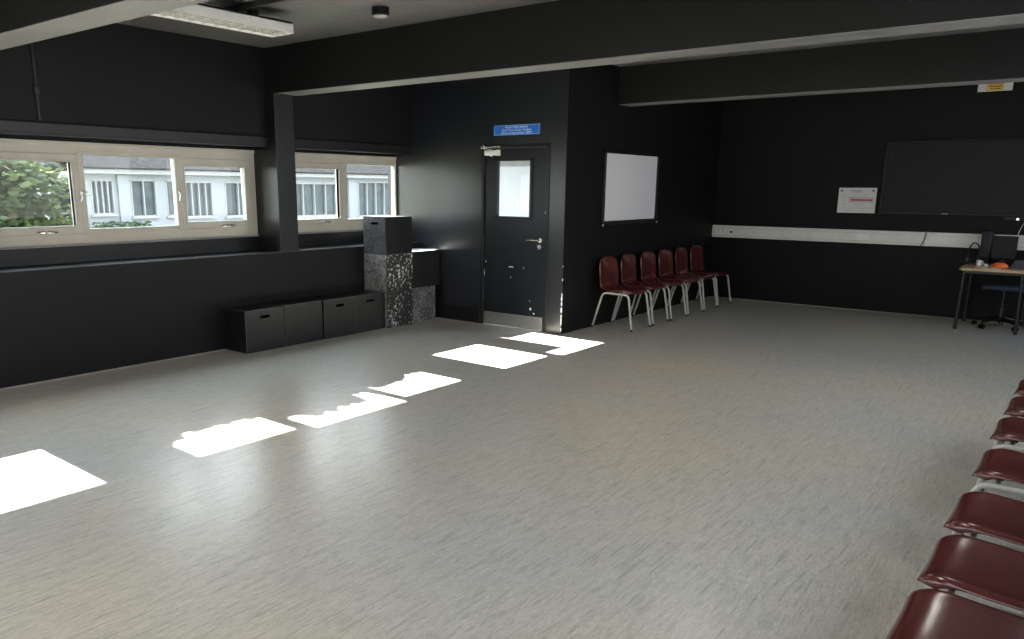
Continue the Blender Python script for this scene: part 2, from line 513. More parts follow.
MB().box(LX0 + .006, LX1 - .01, YD + .004, YD + .0085, .012, .156, .001).build('kickplate', M['steel'], leaf)
b = MB()   # lever handle
hx, hz = -4.905, 1.015
b.cyl((hx, YD + .006, hz), (hx, YD - .004, hz), .026, 20)
b.cyl((hx, YD - .004, hz), (hx, YD - .05, hz), .010, 12)
b.tube([(hx, YD - .05, hz), (hx - .03, YD - .055, hz + .002), (hx - .10, YD - .052, hz + .001), (hx - .155, YD - .045, hz)], [.011, .010, .009, .008], 10)
b.build('handle', M['chrome'], leaf, True)
b = MB(); b.cyl((hx - .005, YD + .006, .945), (hx - .005, YD - .008, .945), .027, 20); b.cyl((hx - .005, YD - .008, .945), (hx - .005, YD - .013, .945), .012, 16)
b.build('lock', M['chrome'], leaf, True)
b = MB()   # overhead closer
b.box(-5.66, -5.50, YD - .045, YD + .007, 1.935, 1.990, .008)
b.cyl((-5.58, YD - .02, 1.925), (-5.58, YD - .02, 1.995), .018, 14)
b.box(-5.505, -5.465, YD - .035, YD + .007, 1.930, 1.995, .004)
b.build('closer', M['white'], leaf, True)
b = MB()
b.tube([(-5.58, YD - .03, 2.0), (-5.66, YD - .07, 2.012), (-5.70, YD - .05, 2.03)], .008, 8)
b.box(-5.70, -5.45, YD - .03, YD - .018, 2.018, 2.036, .003); b.box(-5.715, -5.675, YD - .035, YD - .012, 2.005, 2.055, .004)
b.build('closer_arm', M['chrome'], leaf, True)
for z in (.35, .98, 1.80):
    MB().cyl((LX0 - .002, YD + .003, z - .05), (LX0 - .002, YD + .003, z + .05), .008, 10).build('hinge', M['trimblack'], leaf, True)
b = MB()
for x, z, w, h in ((-5.31, .70, .035, .010), (-5.28, .696, .02, .014), (-5.12, .70, .008, .014), (-5.02, .24, .02, .025), (-5.03, .33, .008, .008), (-5.68, .60, .006, .05), (-5.66, .74, .012, .012), (-4.97, .19, .014, .012), (-5.30, .58, .008, .012)):
    n = 7
    b.prism([(x + w * math.cos(t) * random.uniform(.5, 1), z + h * math.sin(t) * random.uniform(.5, 1)) for t in [2 * PI * q / n for q in range(n)]], 1, YD + .0065, YD + .0085)
b.build('paint_chip', M['plaster'], leaf)

# ------------------------------------------------------------------ blue plaque above the door
p = thing('plaque', 'blue engraved plaque with pale lettering fixed above the black door', 'sign', (-5.245, YD, 2.20))
MB().box(-.308, .308, -.010, -.0005, -.054, .054, .002).build('plate', M['blue'], p)
b = MB()
for a in ((-.300, .300, .047, .0495), (-.300, .300, -.0495, -.047)): b.box(a[0], a[1], -.0112, -.0095, a[2], a[3])
for x in (-.300, .298): b.box(x, x + .002, -.0112, -.0095, -.049, .049)
b.build('border', M['plaque_text'], p)
for k, t in enumerate(('Royal Stalls School', 'Each First Study Centre', 'Opened September 2007')):
    text_mesh('lettering', t, .036, M['plaque_text'], p, (0, -.0115, .030 - .031 * k), (PI / 2, 0, 0), sx=1.12)

# ------------------------------------------------------------------ crates
def crate(label, x0, x1, y0, y1, z0, z1, mat, group=None, slot=None, slotmat=None, top=None, side=None, name='crate'):
    """wooden stage box; slot = 'front' or 'side' hand hole"""
    cx, cy = (x0 + x1) / 2, (y0 + y1) / 2
    r = thing(name, label, 'box', (cx, cy, z0), 0, group)
    w, d, h = (x1 - x0) / 2, (y1 - y0) / 2, z1 - z0
    t = .018
    def panel_with_slot(b, face):
        sl, sh = .058, .014; zc = h - .075
        if face == 'front':     # +x face
            bits = [(-d, d, 0, zc - sh), (-d, d, zc + sh, h), (-d, -sl, zc - sh, zc + sh), (sl, d, zc - sh, zc + sh)]
            for a in bits: b.box(w - t, w, a[0], a[1], a[2], a[3])
        else:
            bits = [(-w, w, 0, zc - sh), (-w, w, zc + sh, h), (-w, -sl, zc - sh, zc + sh), (sl, w, zc - sh, zc + sh)]
            for a in bits: b.box(a[0], a[1], -d, -d + t, a[2], a[3])
    b = MB()
    if slot == 'front': panel_with_slot(b, 'front')
    else: b.box(w - t, w, -d, d, 0, h, .002)
    b.build('front_panel', mat, r)
    b = MB()
    if slot == 'side': panel_with_slot(b, 'side')
    else: b.box(-w, w - t - .0005, -d, -d + t, 0, h, .002)
    b.build('side_panel', side or mat, r)
    b = MB(); b.box(-w, w - t - .0005, d - t, d, 0, h, .002); b.box(-w, -w + t, -d + t, d - t, 0, h); b.box(-w + t, w - t, -d + t, d - t, 0, t)
    b.build('back_panel', mat, r)
    MB().box(-w + t, w - t - .0005, -d + t + .0005, d - t - .0005, h - t, h, .001).build('lid', top or mat, r)
    b = MB()   # worn edges
    e = .0035
    b.box(w - e, w + .0008, -d - .0008, -d + e, 0.004, h, 0)
    b.box(w - e, w + .0008, -d, d, h - e, h + .0008, 0)
    b.box(-w, w, -d - .0008, -d + e, h - e, h + .0008, 0)
    b.build('edge', M['crate_edge'], r)
    return r
XF = -6.352
G = 'low black crates along the boxing under the windows'
crate('black crate with a hand slot, first of the floor row, farthest from the stack', XL + .004, XF, 4.54, 5.005, 0, .412, M['crate'], G, 'front')
crate('plain black crate without a slot in the floor row', XL + .004, XF - .004, 5.018, 5.505, 0, .418, M['crate'], G)
crate('black crate with a hand slot, between the plain crate and the last floor crate', XL + .004, XF + .002, 5.525, 5.975, 0, .414, M['crate'], G, 'front')
crate('black crate with a hand slot, touching the tall chipped plinth', XL + .004, XF - .01, 5.985, 6.445, 0, .416, M['crate'], G, 'front')
crate('tall chipped black and white plinth standing on the floor under the top crate', XL + .004, -6.325, 6.455, 6.875, 0, .834, M['speck_black'], None, None, top=M['whitetop'], side=M['speck_worn'], name='plinth')
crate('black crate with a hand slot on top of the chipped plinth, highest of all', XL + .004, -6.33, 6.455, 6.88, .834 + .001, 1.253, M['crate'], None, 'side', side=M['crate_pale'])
crate('grey speckled crate on the floor at the foot of the stack nearest the door', XL + .004, -6.355, 6.89, 7.315, 0, .415, M['speck_grey'])
crate('plain black crate with a worn white lid on the grey speckled crate', XL + .004, -6.345, 6.89, 7.385, .416, .843, M['crate'], None, None, top=M['whitetop'])

# ------------------------------------------------------------------ chairs
def lerp(a, b, t): return a + (b - a) * t
def chair_profile():
    # x (towards the front), z
    P = [(.215, .405), (.212, .425), (.196, .444), (.15, .452), (.06, .444), (-.04, .437), (-.12, .441), (-.168, .458), (-.192, .492), (-.200, .54), (-.206, .60), (-.214, .67), (-.224, .74), (-.234, .79), (-.238, .808)]
    W = [.190, .196, .203, .209, .212, .211, .207, .204, .203, .207, .211, .210, .200, .178, .150]
    # resample with Catmull-Rom
    out = []
    n = len(P)
    for i in range(n - 1):
        p0, p1, p2, p3 = P[max(i - 1, 0)], P[i], P[i + 1], P[min(i + 2, n - 1)]
        w0, w1, w2, w3 = W[max(i - 1, 0)], W[i], W[i + 1], W[min(i + 2, n - 1)]
        for k in range(3):
            t = k / 3
            def cr(a, b_, c, d): return .5 * ((2 * b_) + (-a + c) * t + (2 * a - 5 * b_ + 4 * c - d) * t * t + (-a + 3 * b_ - 3 * c + d) * t ** 3)
            out.append((cr(p0[0], p1[0], p2[0], p3[0]), cr(p0[1], p1[1], p2[1], p3[1]), cr(w0, w1, w2, w3)))
    out.append((P[-1][0], P[-1][1], W[-1]))
    return out
PROF = chair_profile()
def make_shell():
    b = MB(); bm = b.bm
    cum = [0]
    for a, c in zip(PROF, PROF[1:]): cum.append(cum[-1] + math.hypot(c[0] - a[0], c[1] - a[1]))
    L = cum[-1]
    def at(s):
        s = max(0, min(L, s))
        for i in range(len(cum) - 1):
            if s <= cum[i + 1] + 1e-9:
                t = (s - cum[i]) / (cum[i + 1] - cum[i]); A, B = PROF[i], PROF[i + 1]
                tx, tz = B[0] - A[0], B[1] - A[1]; l = math.hypot(tx, tz)
                return lerp(A[0], B[0], t), lerp(A[1], B[1], t), lerp(A[2], B[2], t), tx / l, tz / l
    NS, NV = 46, 22
    rows = []
    for i in range(NS + 1):
        row = []
        for j in range(NV + 1):
            q = -1 + 2 * j / NV
            v = math.sin(q * PI / 2) * .35 + q * .65        # denser rows near the rim
            av = abs(v)
            s0 = .080 * (1 - (1 - av ** 3.2) ** (1 / 3.2))
            s1 = L - .085 * (1 - (1 - av ** 2.6) ** (1 / 2.6))
            s = lerp(s0, s1, i / NS)
            x, z, w, tx, tz = at(s)
            nx, nz = tz, -tx                               # towards the sitter
            if nz < 0 and s < L * .4: nx, nz = -nx, -nz
            f = s / L
            dish = (.010 if f < .42 else lerp(.010, .030, min(1, (f - .42) / .25))) * av ** 2.4
            roll = max(0, (av - .90) / .10)
            off = dish - .010 * roll ** 1.6
            fr_ = max(0, 1 - s / .03)
            y = v * w
            drop = .022 * max(0, 1 - i / 7) ** 2 * min(1, s0 / .08)
            z -= drop
            row.append(bm.verts.new(Vector((x + nx * off * (1 - fr_ * .6), y, z + nz * off * (1 - fr_ * .6)))))
        rows.append(row)
    for i in range(NS):
        for j in range(NV):
            bm.faces.new((rows[i][j], rows[i][j + 1], rows[i + 1][j + 1], rows[i + 1][j]))
    bmesh.ops.recalc_face_normals(bm, faces=bm.faces)
    return b
def bend(P, r=.035, n=5):
    out = [Vector(P[0])]
    for a, c, d in zip(P, P[1:], P[2:]):
        a, c, d = Vector(a), Vector(c), Vector(d)
        u = (a - c).normalized(); w = (d - c).normalized()
        p0 = c + u * r; p1 = c + w * r
        for k in range(n + 1):
            t = k / n
            out.append((1 - t) ** 2 * p0 + 2 * t * (1 - t) * c + t * t * p1)
    out.append(Vector(P[-1]))
    return out
def make_chair():
    r = thing('stacking_chair', 'x', 'chair')
    sh = make_shell().build('seat_shell', M['maroon'], r, False)
    for p in sh.data.polygons: p.use_smooth = True
    md = sh.modifiers.new('thick', 'SOLIDIFY'); md.thickness = .006; md.offset = -1
    ev = sh.evaluated_get(bpy.context.evaluated_depsgraph_get())
    me = bpy.data.meshes.new_from_object(ev); sh.modifiers.clear(); sh.data = me; me.name = 'seat_shell'
    R = .0125
    for s in (-1, 1):
        y = .205 * s; yf = .222 * s
        b = MB(); b.tube(bend([(.262, yf, .012), (.196, y, .408), (-.135, y, .412), (-.250, yf, .012)], .05, 6), R, 12)
        lf = b.build('leg_frame', M['tube'], r, True)
        b = MB()
        b.bm.free()
        for x in (.264, -.252): MB().lathe((x, yf, 0), [(.013, 0), (.0155, .002), (.0155, .022), (.0125, .026)], 14).build('rubber_foot', M['rubber'], lf, True)
    for x in (.13, -.10):
        o = MB().cyl((x, -.205, .410), (x, .205, .410), .0095, 10).build('crossbar', M['tube'], r, True)
        for y in (-.13, .13): MB().box(x - .02, x + .02, y - .018, y + .018, .4195, .438, .003).build('mounting_pad', M['blackplastic'], o)
    return r
bpy.context.view_layer.update()
chair0 = make_chair()
# row along the black side wall, facing the room
far_y = [8.27, 8.79, 9.29, 9.79, 10.29, 10.82]
far_lab = ['maroon plastic chair nearest the black door in the row along the side wall',
 'second maroon chair from the black door in the side wall row',
 'third maroon chair from the black door in the side wall row',
 'fourth maroon chair from the black door, third from the back wall',
 'maroon chair of the side wall row, next to the one nearest the back wall',
 'maroon chair nearest the back wall and the socket end of the trunking']
near_y = [2.27, 2.745, 3.245, 3.91, 4.555, 5.10, 5.655]
near_lab = ['closest maroon chair, cut off by the bottom edge of the picture',
 'maroon chair seat second closest in the right-hand row',
 'maroon chair third closest in the right-hand row, before the grey leg tube',
 'maroon chair seat fourth closest in the right-hand row, just behind the grey leg tube',
 'maroon chair seat fifth closest in the right-hand row',
 'maroon chair seat sixth closest in the right-hand row',
 'farthest maroon chair of the right-hand row, only its corner in view']
first = True
for k, y in enumerate(far_y):
    c = chair0 if first else copy_tree(chair0)
    first = False
    c.location = (-4.318 + random.uniform(-.01, .01), y, 0); c.rotation_euler = (0, 0, random.uniform(-.04, .04))
    c['label'] = far_lab[k]; c['group'] = 'maroon chairs along the side wall'
for k, y in enumerate(near_y):
    c = copy_tree(chair0)
    c.location = (-.085 + random.uniform(-.006, .006), y, 0); c.rotation_euler = (0, 0, PI + random.uniform(-.02, .02))
    c['label'] = near_lab[k]; c['group'] = 'maroon chairs in the row beside the viewer'

# ------------------------------------------------------------------ whiteboard on the side wall
r = thing('whiteboard', 'white board in a black frame on the side wall above the far chairs', 'board', (XC, 8.88, 1.59))
MB().box(.002, .022, -.655, .655, -.38, .38, .001).build('board_surface', M['whiteboard'], r)
b = MB()
b.box(0.001, .034, -.69, -.655, -.42, .42, .003); b.box(.001, .034, .655, .71, -.42, .42, .003)
b.box(0.001, .034, -.69, .71, .38, .42, .003); b.box(.001, .042, -.69, .71, -.425, -.38, .003)
b.build('board_frame', M['trimblack'], r)
b = MB()
for y in (-.69, .70): b.box(.030, .044, y - .008, y + .008, -.435, -.415, .002)
b.build('bracket', M['white'], r)

# ------------------------------------------------------------------ trunking on the back wall
r = thing('cable_trunking', 'long white cable trunking with sockets running along the back wall', 'trunking', (XC, YB, .975))
x1 = XR - XC - .01
b = MB()
b.prism([(-.052, .0), (-.052, -.088), (-.040, -.088), (-.040, -.090), (.040, .090 - .18), (.040, -.088), (.052, -.088), (.052, 0)][::1], 0, .002, 2.78) if False else None
def trunk(b, x0, x1):
    b.prism([(-.001, -.088), (-.050, -.082), (-.052, -.070), (-.052, .076), (-.046, .088), (-.001, .088)], 0, x0, x1)
trunk(b, .004, 2.775); trunk(b, 2.783, x1)
b.build('trunking_body', M['white_trim'], r)
b = MB()
b.box(.004, x1, -.0545, -.050, .048, .052); b.box(.004, x1, -.0545, -.050, -.052, -.048)
b.build('lid_groove', simple('shaded_plastic_groove', (.45, .44, .40), .5), r)
s_ = MB().box(.06, .215, -.062, -.052, -.046, .046, .003).build('double_socket', M['white'], r)
b = MB()
for cx in (.10, .175):
    b.box(cx - .004, cx + .004, -.0628, -.0615, .008, .022); b.box(cx - .016, cx - .009, -.0628, -.0615, -.014, -.008); b.box(cx + .009, cx + .016, -.0628, -.0615, -.014, -.008)
    b.box(cx - .006, cx + .006, -.066, -.0615, .028, .038, .001)
b.build('socket_hole', M['ink'], s_)
s_ = MB().box(.245, .335, -.060, -.052, -.046, .046, .003).build('data_socket', M['white'], r)
MB().box(.270, .315, -.0612, -.0595, -.018, .012).build('data_port', M['ink'], s_)
MB().box(1.98, 2.13, -.056, -.0515, -.04, .04, .002).build('blank_plate', M['white'], r)
b = MB(); b.tube([(2.80, -.058, .088), (2.795, -.06, .03), (2.77, -.06, -.03), (2.745, -.058, -.088)], .004, 6)
b.build('loose_cable', M['blackplastic'], r, True)

# ------------------------------------------------------------------ notice, wide black screen, warning sign
r = thing('notice', 'white printed notice with a red bar on the back wall beside the black screen', 'notice', (-2.675, YB, 1.444))
MB().box(-.232, .232, -.006, -.0005, -.162, .162, .001).build('sheet', M['paper'], r)
b = MB(); b.box(-.075, .19, -.0072, -.0055, -.006, .016); b.build('red_bar', M['red'], r)
b = MB(); b.box(-.10, .20, -.0066, -.0055, -.03, .05); b.build('pink_panel', simple('pink_tint', (.62, .50, .50), .6), r)
b = MB()
for z, a, c in ((.125, -.09, .06), (.108, -.07, .05)): b.box(a, c, -.0072, -.0055, z - .005, z + .005)
for z, x0, x1_ in ((.078, -.19, -.12), (.078, -.08, .13), (.055, -.19, -.13), (.03, -.17, -.12), (.0, -.17, -.13), (-.03, -.17, -.14), (-.06, -.17, -.14), (-.10, -.19, .18), (-.135, -.16, .16), (-.05, -.06, .1), (-.075, -.06, .06)):
    x = x0
    while x < x1_:
        l = random.uniform(.008, .028); b.box(x, min(x + l, x1_), -.0068, -.0055, z - .003, z + .003); x += l + .007
b.build('printed_lines', M['ink_soft'], r)
b = MB()
for x in (-.195, .19): b.lathe((0, 0, 0), [(0.0, 0), (.014, 0), (.014, .0016), (0.0, .0016)], 12); 
bm = b.bm
vs = list(bm.verts)
for k, v in enumerate(vs):
    x, y, z = v.co; cxx = -.195 if k < len(vs) // 2 else .19
    v.co = Vector((x + cxx, -.0057 - z, y + .125))
b.build('printed_emblem', M['ink'], r)

r = thing('presentation_screen', 'wide black glossy screen mounted on the back wall above the trunking', 'screen', (-2.372, YB, 1.737))
MB().box(0.012, 2.58, -.045, -.001, -.425, .425, .004).build('screen_surface', M['screen'], r)
b = MB()
b.box(-.012, .012, -.055, -.001, -.445, .445, .003); b.box(2.58, 2.60, -.055, -.001, -.445, .445, .003)
b.box(-.012, 2.6, -.055, -.001, .425, .445, .003); b.box(-.012, 2.6, -.058, -.001, -.455, -.425, .003)
b.build('screen_frame', M['blackplastic'], r)
MB().box(.70, .77, -.0595, -.0575, -.446, -.436).build('badge', M['ink_soft'], r)
b = MB(); b.cyl((1.500, -.058, -.485), (1.500, -.07, -.485), .011, 10)
b.box(1.36, 1.56, -.0575, -.001, -.505, -.458, .004)
o = b.build('control_panel', M['blackplastic'], r)
b = MB(); b.box(1.488, 1.513, -.0735, -.0575, -.496, -.474, .003); b.build('status_light', M['led'], o)

r = thing('warning_sign', 'white and yellow warning sign high on the back wall under the ceiling beam', 'sign', (-1.30, YB, 2.815))
MB().box(-.175, .175, -.006, -.0005, -.09, .105, .001).build('sign_plate', M['paper'], r)
MB().box(-.085, .085, -.0068, -.0055, -.085, .100).build('yellow_panel', M['yellow'], r)
b = MB()
b.prism([(-.08, .0), (.0, .10), (.08, .0), (.060, .010), (.0, .084), (-.060, .010)], 1, -.0078, -.006)
b.box(-.07, .07, -.0078, -.006, -.002, .010); b.box(-.010, .010, -.0078, -.006, .016, .05)
b.build('warning_triangle', M['ink'], r)
b = MB()
b.box(-.065, .07, -.0078, -.006, -.042, -.030); b.box(-.05, -.015, -.0078, -.006, -.066, -.055); b.box(-.005, .055, -.0078, -.006, -.066, -.055)
b.build('printed_lines', simple('brown_print', (.22, .11, .02), .6), r)
b = MB(); b.box(-.08, .08, -.0072, -.006, -.022, -.010); b.build('orange_band', M['orange'], r)

# ------------------------------------------------------------------ desk corner
TX0, TX1, TY0, TY1, TZ = -1.30, -.50, 10.66, 11.50, .715
r = thing('desk', 'small desk with a light wooden top and black legs by the back wall', 'table', ((TX0 + TX1) / 2, (TY0 + TY1) / 2, 0))
w, d = (TX1 - TX0) / 2, (TY1 - TY0) / 2
poly = []
for cx, cy, a0 in ((w - .05, d - .05, 0), (-w + .05, d - .05, 90), (-w + .05, -d + .05, 180), (w - .05, -d + .05, 270)):
    for k in range(7):
        a = math.radians(a0 + 15 * k); poly.append((cx + .05 * math.cos(a), cy + .05 * math.sin(a)))
b = MB(); b.prism(poly, 2, TZ - .026, TZ); b.build('tabletop', M['wood'], r)
for sx in (-1, 1):
    for sy in (-1, 1):
        x = -.345 if sx < 0 else .22
        o = MB().tube([(x, sy * (d - .06), TZ - .028), (x + sx * .012, sy * (d - .045), .015)], .017, 12).build('leg', M['blackmetal'], r, True)
        MB().lathe((x + sx * .012, sy * (d - .045), 0), [(.018, 0), (.021, .003), (.021, .03), (.018, .034)], 14).build('foot_cap', M['rubber'], o, True)
b = MB()
b.box(-.345, .22, -d + .05, -d + .07, TZ - .06, TZ - .027, .002); b.box(-.345, .22, d - .07, d - .05, TZ - .06, TZ - .027, .002)
for x in (-.345, .22): b.box(x - .01, x + .01, -d + .06, d - .06, TZ - .06, TZ - .027, .002)
b.build('under_frame', M['blackmetal'], r)

# office chair pushed under the desk
r = thing('swivel_stool', 'dark blue padded swivel seat on castors pushed under the desk', 'stool', (-.86, 11.15, 0), .0)
b = MB(); b.box(-.215, .215, -.21, .21, .455, .505, .024, 3); b.build('seat', M['navy'], r, True)
b = MB(); b.lathe((0, 0, 0), [(.03, .10), (.03, .24), (.018, .25), (.018, .44), (.10, .445), (.10, .455)], 18); b.build('gas_column', M['blackmetal'], r, True)
for k in range(5):
    a = 2 * PI * k / 5 + .35
    ca, sa = math.cos(a), math.sin(a)
    o = MB().tube([(ca * .03, sa * .03, .115), (ca * .27, sa * .27, .082)], [.024, .014], 8).build('base_arm', M['blackplastic'], r, True)
    b = MB()
    for s in (-1, 1):
        cx, cy = ca * .275 - sa * .016 * s, sa * .275 + ca * .016 * s
        b.cyl((cx + sa * .009, cy - ca * .009, .0275), (cx - sa * .009, cy + ca * .009, .0275), .027, 16)
    b.cyl((ca * .275, sa * .275, .03), (ca * .275, sa * .275, .085), .008, 8)
    b.build('castor', M['blackplastic'], o, True)

# things on the desk
r = thing('desktop_speaker', 'tall narrow black speaker standing on the desk against the trunking', 'speaker', (-1.135, 11.42, TZ))
b = MB(); b.box(-.055, .055, -.08, .08, .001, .40, .010); b.build('cabinet', M['blackplastic'], r, True)
b = MB()
for z, q in ((.12, .038), (.27, .030)):
    b.tube([(q * math.cos(t), -.082, z + q * math.sin(t)) for t in [2 * PI * k / 20 for k in range(20)]], .004, 6, closed=True)
    b.cyl((0, -.080, z), (0, -.083, z), q * .8, 18)
b.build('driver', M['rubber'], r, True)
b = MB(); b.tube([(0, .05, .39), (.004, .05, .46), (-.004, .05, .50)], .003, 6); b.build('antenna', M['blackplastic'], r, True)
r = thing('monitor', 'flat black monitor standing on the desk beside the narrow speaker', 'monitor', (-.945, 11.35, TZ))
b = MB(); b.box(-.125, .125, -.018, .018, .07, .345, .006); b.build('display_case', M['blackplastic'], r, True)
MB().box(-.115, .115, -.0195, -.0175, .085, .335).build('display_panel', M['screen'], r)
b = MB(); b.box(-.09, .09, -.07, .07, .001, .014, .004); b.box(-.02, .02, .018, .034, .01, .2, .004); b.build('stand', M['blackplastic'], r)
r = thing('headphones', 'black headphones with a curved band leaning on the narrow speaker', 'headphones', (-1.235, 11.27, TZ))
b = MB()
b.tube([(.085 * math.cos(t) * .62, -.01, .16 + .095 * math.sin(t)) for t in [PI * k / 16 for k in range(17)]], .008, 8)
b.tube([(-.053, -.01, .16), (-.056, -.012, .09)], .006, 8); b.tube([(.053, -.01, .16), (.056, -.012, .09)], .006, 8)
b.build('headband', M['blackplastic'], r, True)
for s in (-1, 1):
    MB().cyl((.040 * s, -.012, .055), (.068 * s, -.012, .055), .052, 20).build('earcup', simple('dark_purple_plastic', (.03, .025, .045), .4), r, True)
r = thing('mouse', 'small white computer mouse on the desk near the headphones', 'mouse', (-1.075, 11.02, TZ))
b = MB(); b.lathe((0, 0, .001), [(.02, 0), (.032, .004), (.031, .016), (.022, .027), (.008, .032)], 18)
o = b.build('mouse_body', M['white'], r, True); o.scale = (.9, 1.4, 1)
r = thing('cup', 'small white cup standing between the headphones and the mouse', 'cup', (-1.155, 11.13, TZ))
b = MB(); b.lathe((0, 0, .001), [(.022, 0), (.026, .004), (.032, .06), (.029, .06), (.024, .008), (.0, .008)], 20); b.build('cup_body', M['white'], r, True)
b = MB(); b.tube([(.03, 0, .048), (.046, 0, .044), (.048, 0, .026), (.028, 0, .016)], .004, 8); b.build('cup_handle', M['white'], r, True)
o = MB().box(-.105, .105, -.07, .07, .0008, .004).build('paper_sheet', M['paper'], None, loc=(-1.0, 10.82, TZ)); o.rotation_euler = (0, 0, .15)
tag(o, 'white sheet of paper lying near the front edge of the desk', 'paper')
b = MB()
b.lathe((0, 0, 0), [(.055, .001), (.075, .012), (.07, .034), (.045, .052), (.012, .058)], 22)
for v in b.bm.verts:
    v.co.x *= 1.15; v.co.z *= 1 + .12 * math.sin(9 * math.atan2(v.co.y, v.co.x)); v.co.y *= .8; v.co.z = max(v.co.z, .001)
o = b.build('pouch', M['orange_cloth'], None, True, loc=(-.925, 10.92, TZ)); tag(o, 'small orange pouch lying on the desk beside the paper sheet', 'pouch')
r = thing('laptop', 'dark grey laptop lying half closed on the desk, cut off by the picture edge', 'laptop', (-.66, 10.98, TZ), -.1)
MB().box(-.15, .15, -.11, .11, .001, .02, .004).build('laptop_base', M['laptop'], r)
MB().box(-.15, .15, -.112, .112, -.006, .006, .003, rot=Matrix.Rotation(math.radians(14), 3, 'X')).build('laptop_lid', M['laptop'], r, loc=(0, 0, .055))
# thin cable up the wall
b = MB(); b.tube([(-.85, YB - .075, 1.02), (-.84, YB - .07, 1.10), (-.80, YB - .07, 1.22), (-.785, YB - .07, 1.27)], .004, 6)
tag(b.build('cable', M['white'], None, True), 'thin pale cable rising from the trunking to the black screen', 'cable')

# ------------------------------------------------------------------ ceiling fittings
def louvre_light(label, x, y0, y1, group, watts=.35, lz=2.825):
    r = thing('ceiling_light', label, 'light', (x, (y0 + y1) / 2, 0), 0, group)
    d = (y1 - y0) / 2; w = .135; z0, z1 = 2.755, 2.828
    b = MB()
    b.box(-w, -w + .006, -d, d, z0, z1); b.box(w - .006, w, -d, d, z0, z1)
    b.box(-w, w, -d, -d + .006, z0, z1); b.box(-w, w, d - .006, d, z0, z1); b.box(-w, w, -d, d, z1 - .006, z1)
    b.build('housing', M['white'], r)
    b = MB()
    n = int((y1 - y0) / .105)
    for k in range(1, n): b.box(-w + .006, w - .006, -d + k * 2 * d / n - .0015, -d + k * 2 * d / n + .0015, z0 + .002, z0 + .045)
    for x_ in (-.045, .045): b.box(x_ - .003, x_ + .003, -d + .006, d - .006, z0, z0 + .045)
    b.build('louvre', M['chrome'], r)
    for x_ in (-.034 - .034, .068): MB().cyl((x_, -d + .02, z0 + .056), (x_, d - .02, z0 + .056), .008, 12).build('tube', M['tube_light'], r, True)
    b = MB()
    b.box(-.115, .115, -d + .004, d - .004, z1, z1 + .014)  # black slab stands in for the shadow gap above the housing
    for y_ in (-d * .6, d * .6): b.box(-.03, .03, y_ - .03, y_ + .03, z1 + .012, ZC - .0005)
    b.build('mounting_and_gap_shade', M['hole'], r)
    al = bpy.data.lights.new('lamp', 'AREA'); al.shape = 'RECTANGLE'; al.size = .24; al.size_y = 2 * d - .04; al.energy = watts; al.color = (1, .965, .89)
    lo = bpy.data.objects.new('lamp', al); COL.objects.link(lo); lo.parent = r; lo.location = (0, 0, lz)
    return r
louvre_light('white louvred strip light under the ceiling close to the window wall', -5.395, 2.95, 4.37, 'strip lights')
for x, y in ((-3.2, 3.3), (-1.0, 3.3), (-5.4, .1), (-3.2, .1), (-1.0, .1), (-2.5, 6.25), (-.5, 6.25)):  # unseen fittings added to raise the light falling on the floor
    louvre_light('added fill light, a white louvred strip fixed between two ceiling beams', x, y - .62, y + .62, 'added fill lights between the beams', 10, 2.752)
b = MB()
b.box(-5.83, -.4, 3.955, 4.00, ZC - .045, ZC - .0005, .003); b.box(-5.83, -.4, 4.025, 4.05, ZC - .03, ZC - .0005, .003)
r = tag(b.build('cable_track', M['blackmetal']), 'black cable track crossing the ceiling from the strip light', 'cable track')
b = MB(); b.box(-5.64, -5.50, 3.93, 4.06, ZC - .062, ZC - .046, .004); b.cyl((-5.565, 3.97, ZC - .062), (-5.565, 3.97, ZC - .075), .02, 10); b.build('junction', M['blackmetal'], r)
r = thing('ceiling_sensor', 'small black round sensor on the ceiling before the beam', 'sensor', (-4.62, 4.69, ZC))
MB().lathe((0, 0, 0), [(.068, -.001), (.068, -.055), (.060, -.062)][::-1], 28).build('housing', M['blackplastic'], r, True)
MB().lathe((0, 0, 0), [(.045, -.070), (.056, -.0625)], 28).build('lens', simple('grey_lens', (.4, .4, .4), .4), r, True)
# conduit strip at the panel joint
b = MB(); b.box(XU + .0005, XU + .012, 3.04, 3.06, 2.085, ZC - .001, .002); b.box(XU + .0005, XU + .02, 3.03, 3.07, 2.28, 2.34, .003)
tag(b.build('conduit', M['trimblack']), 'thin black conduit running up the panelled wall above the first window light', 'conduit')

# ------------------------------------------------------------------ outside
GZ = -.35
tag(MB().box(-60, XE - .02, -30, 60, GZ - .2, GZ).build('ground', M['ground']), kind='structure')
BX = -20.0
bd = thing('outbuilding', 'low white building with dark-paned windows seen through the left windows', 'building', (BX, 20, GZ))
YA, YZ = 9.75, 30
EV = 1.86
def wy(y): return y - 20
def wz(z): return z - GZ
wins = [(9.97, 10.55, .86, 1.71, 4), (11.02, 11.72, .78, 1.72, 2), (12.02, 12.32, .78, 1.72, 1), (12.58, 13.44, .74, 1.69, 4), (13.86, 14.75, .72, 1.69, 2), (16.25, 18.1, .66, 1.68, 4), (19.08, 20.75, .60, 1.74, 4), (22, 23.5, .6, 1.7, 4)]
b = MB()
b.box(-6, -.1, wy(YA), wy(YZ), 0, wz(EV))
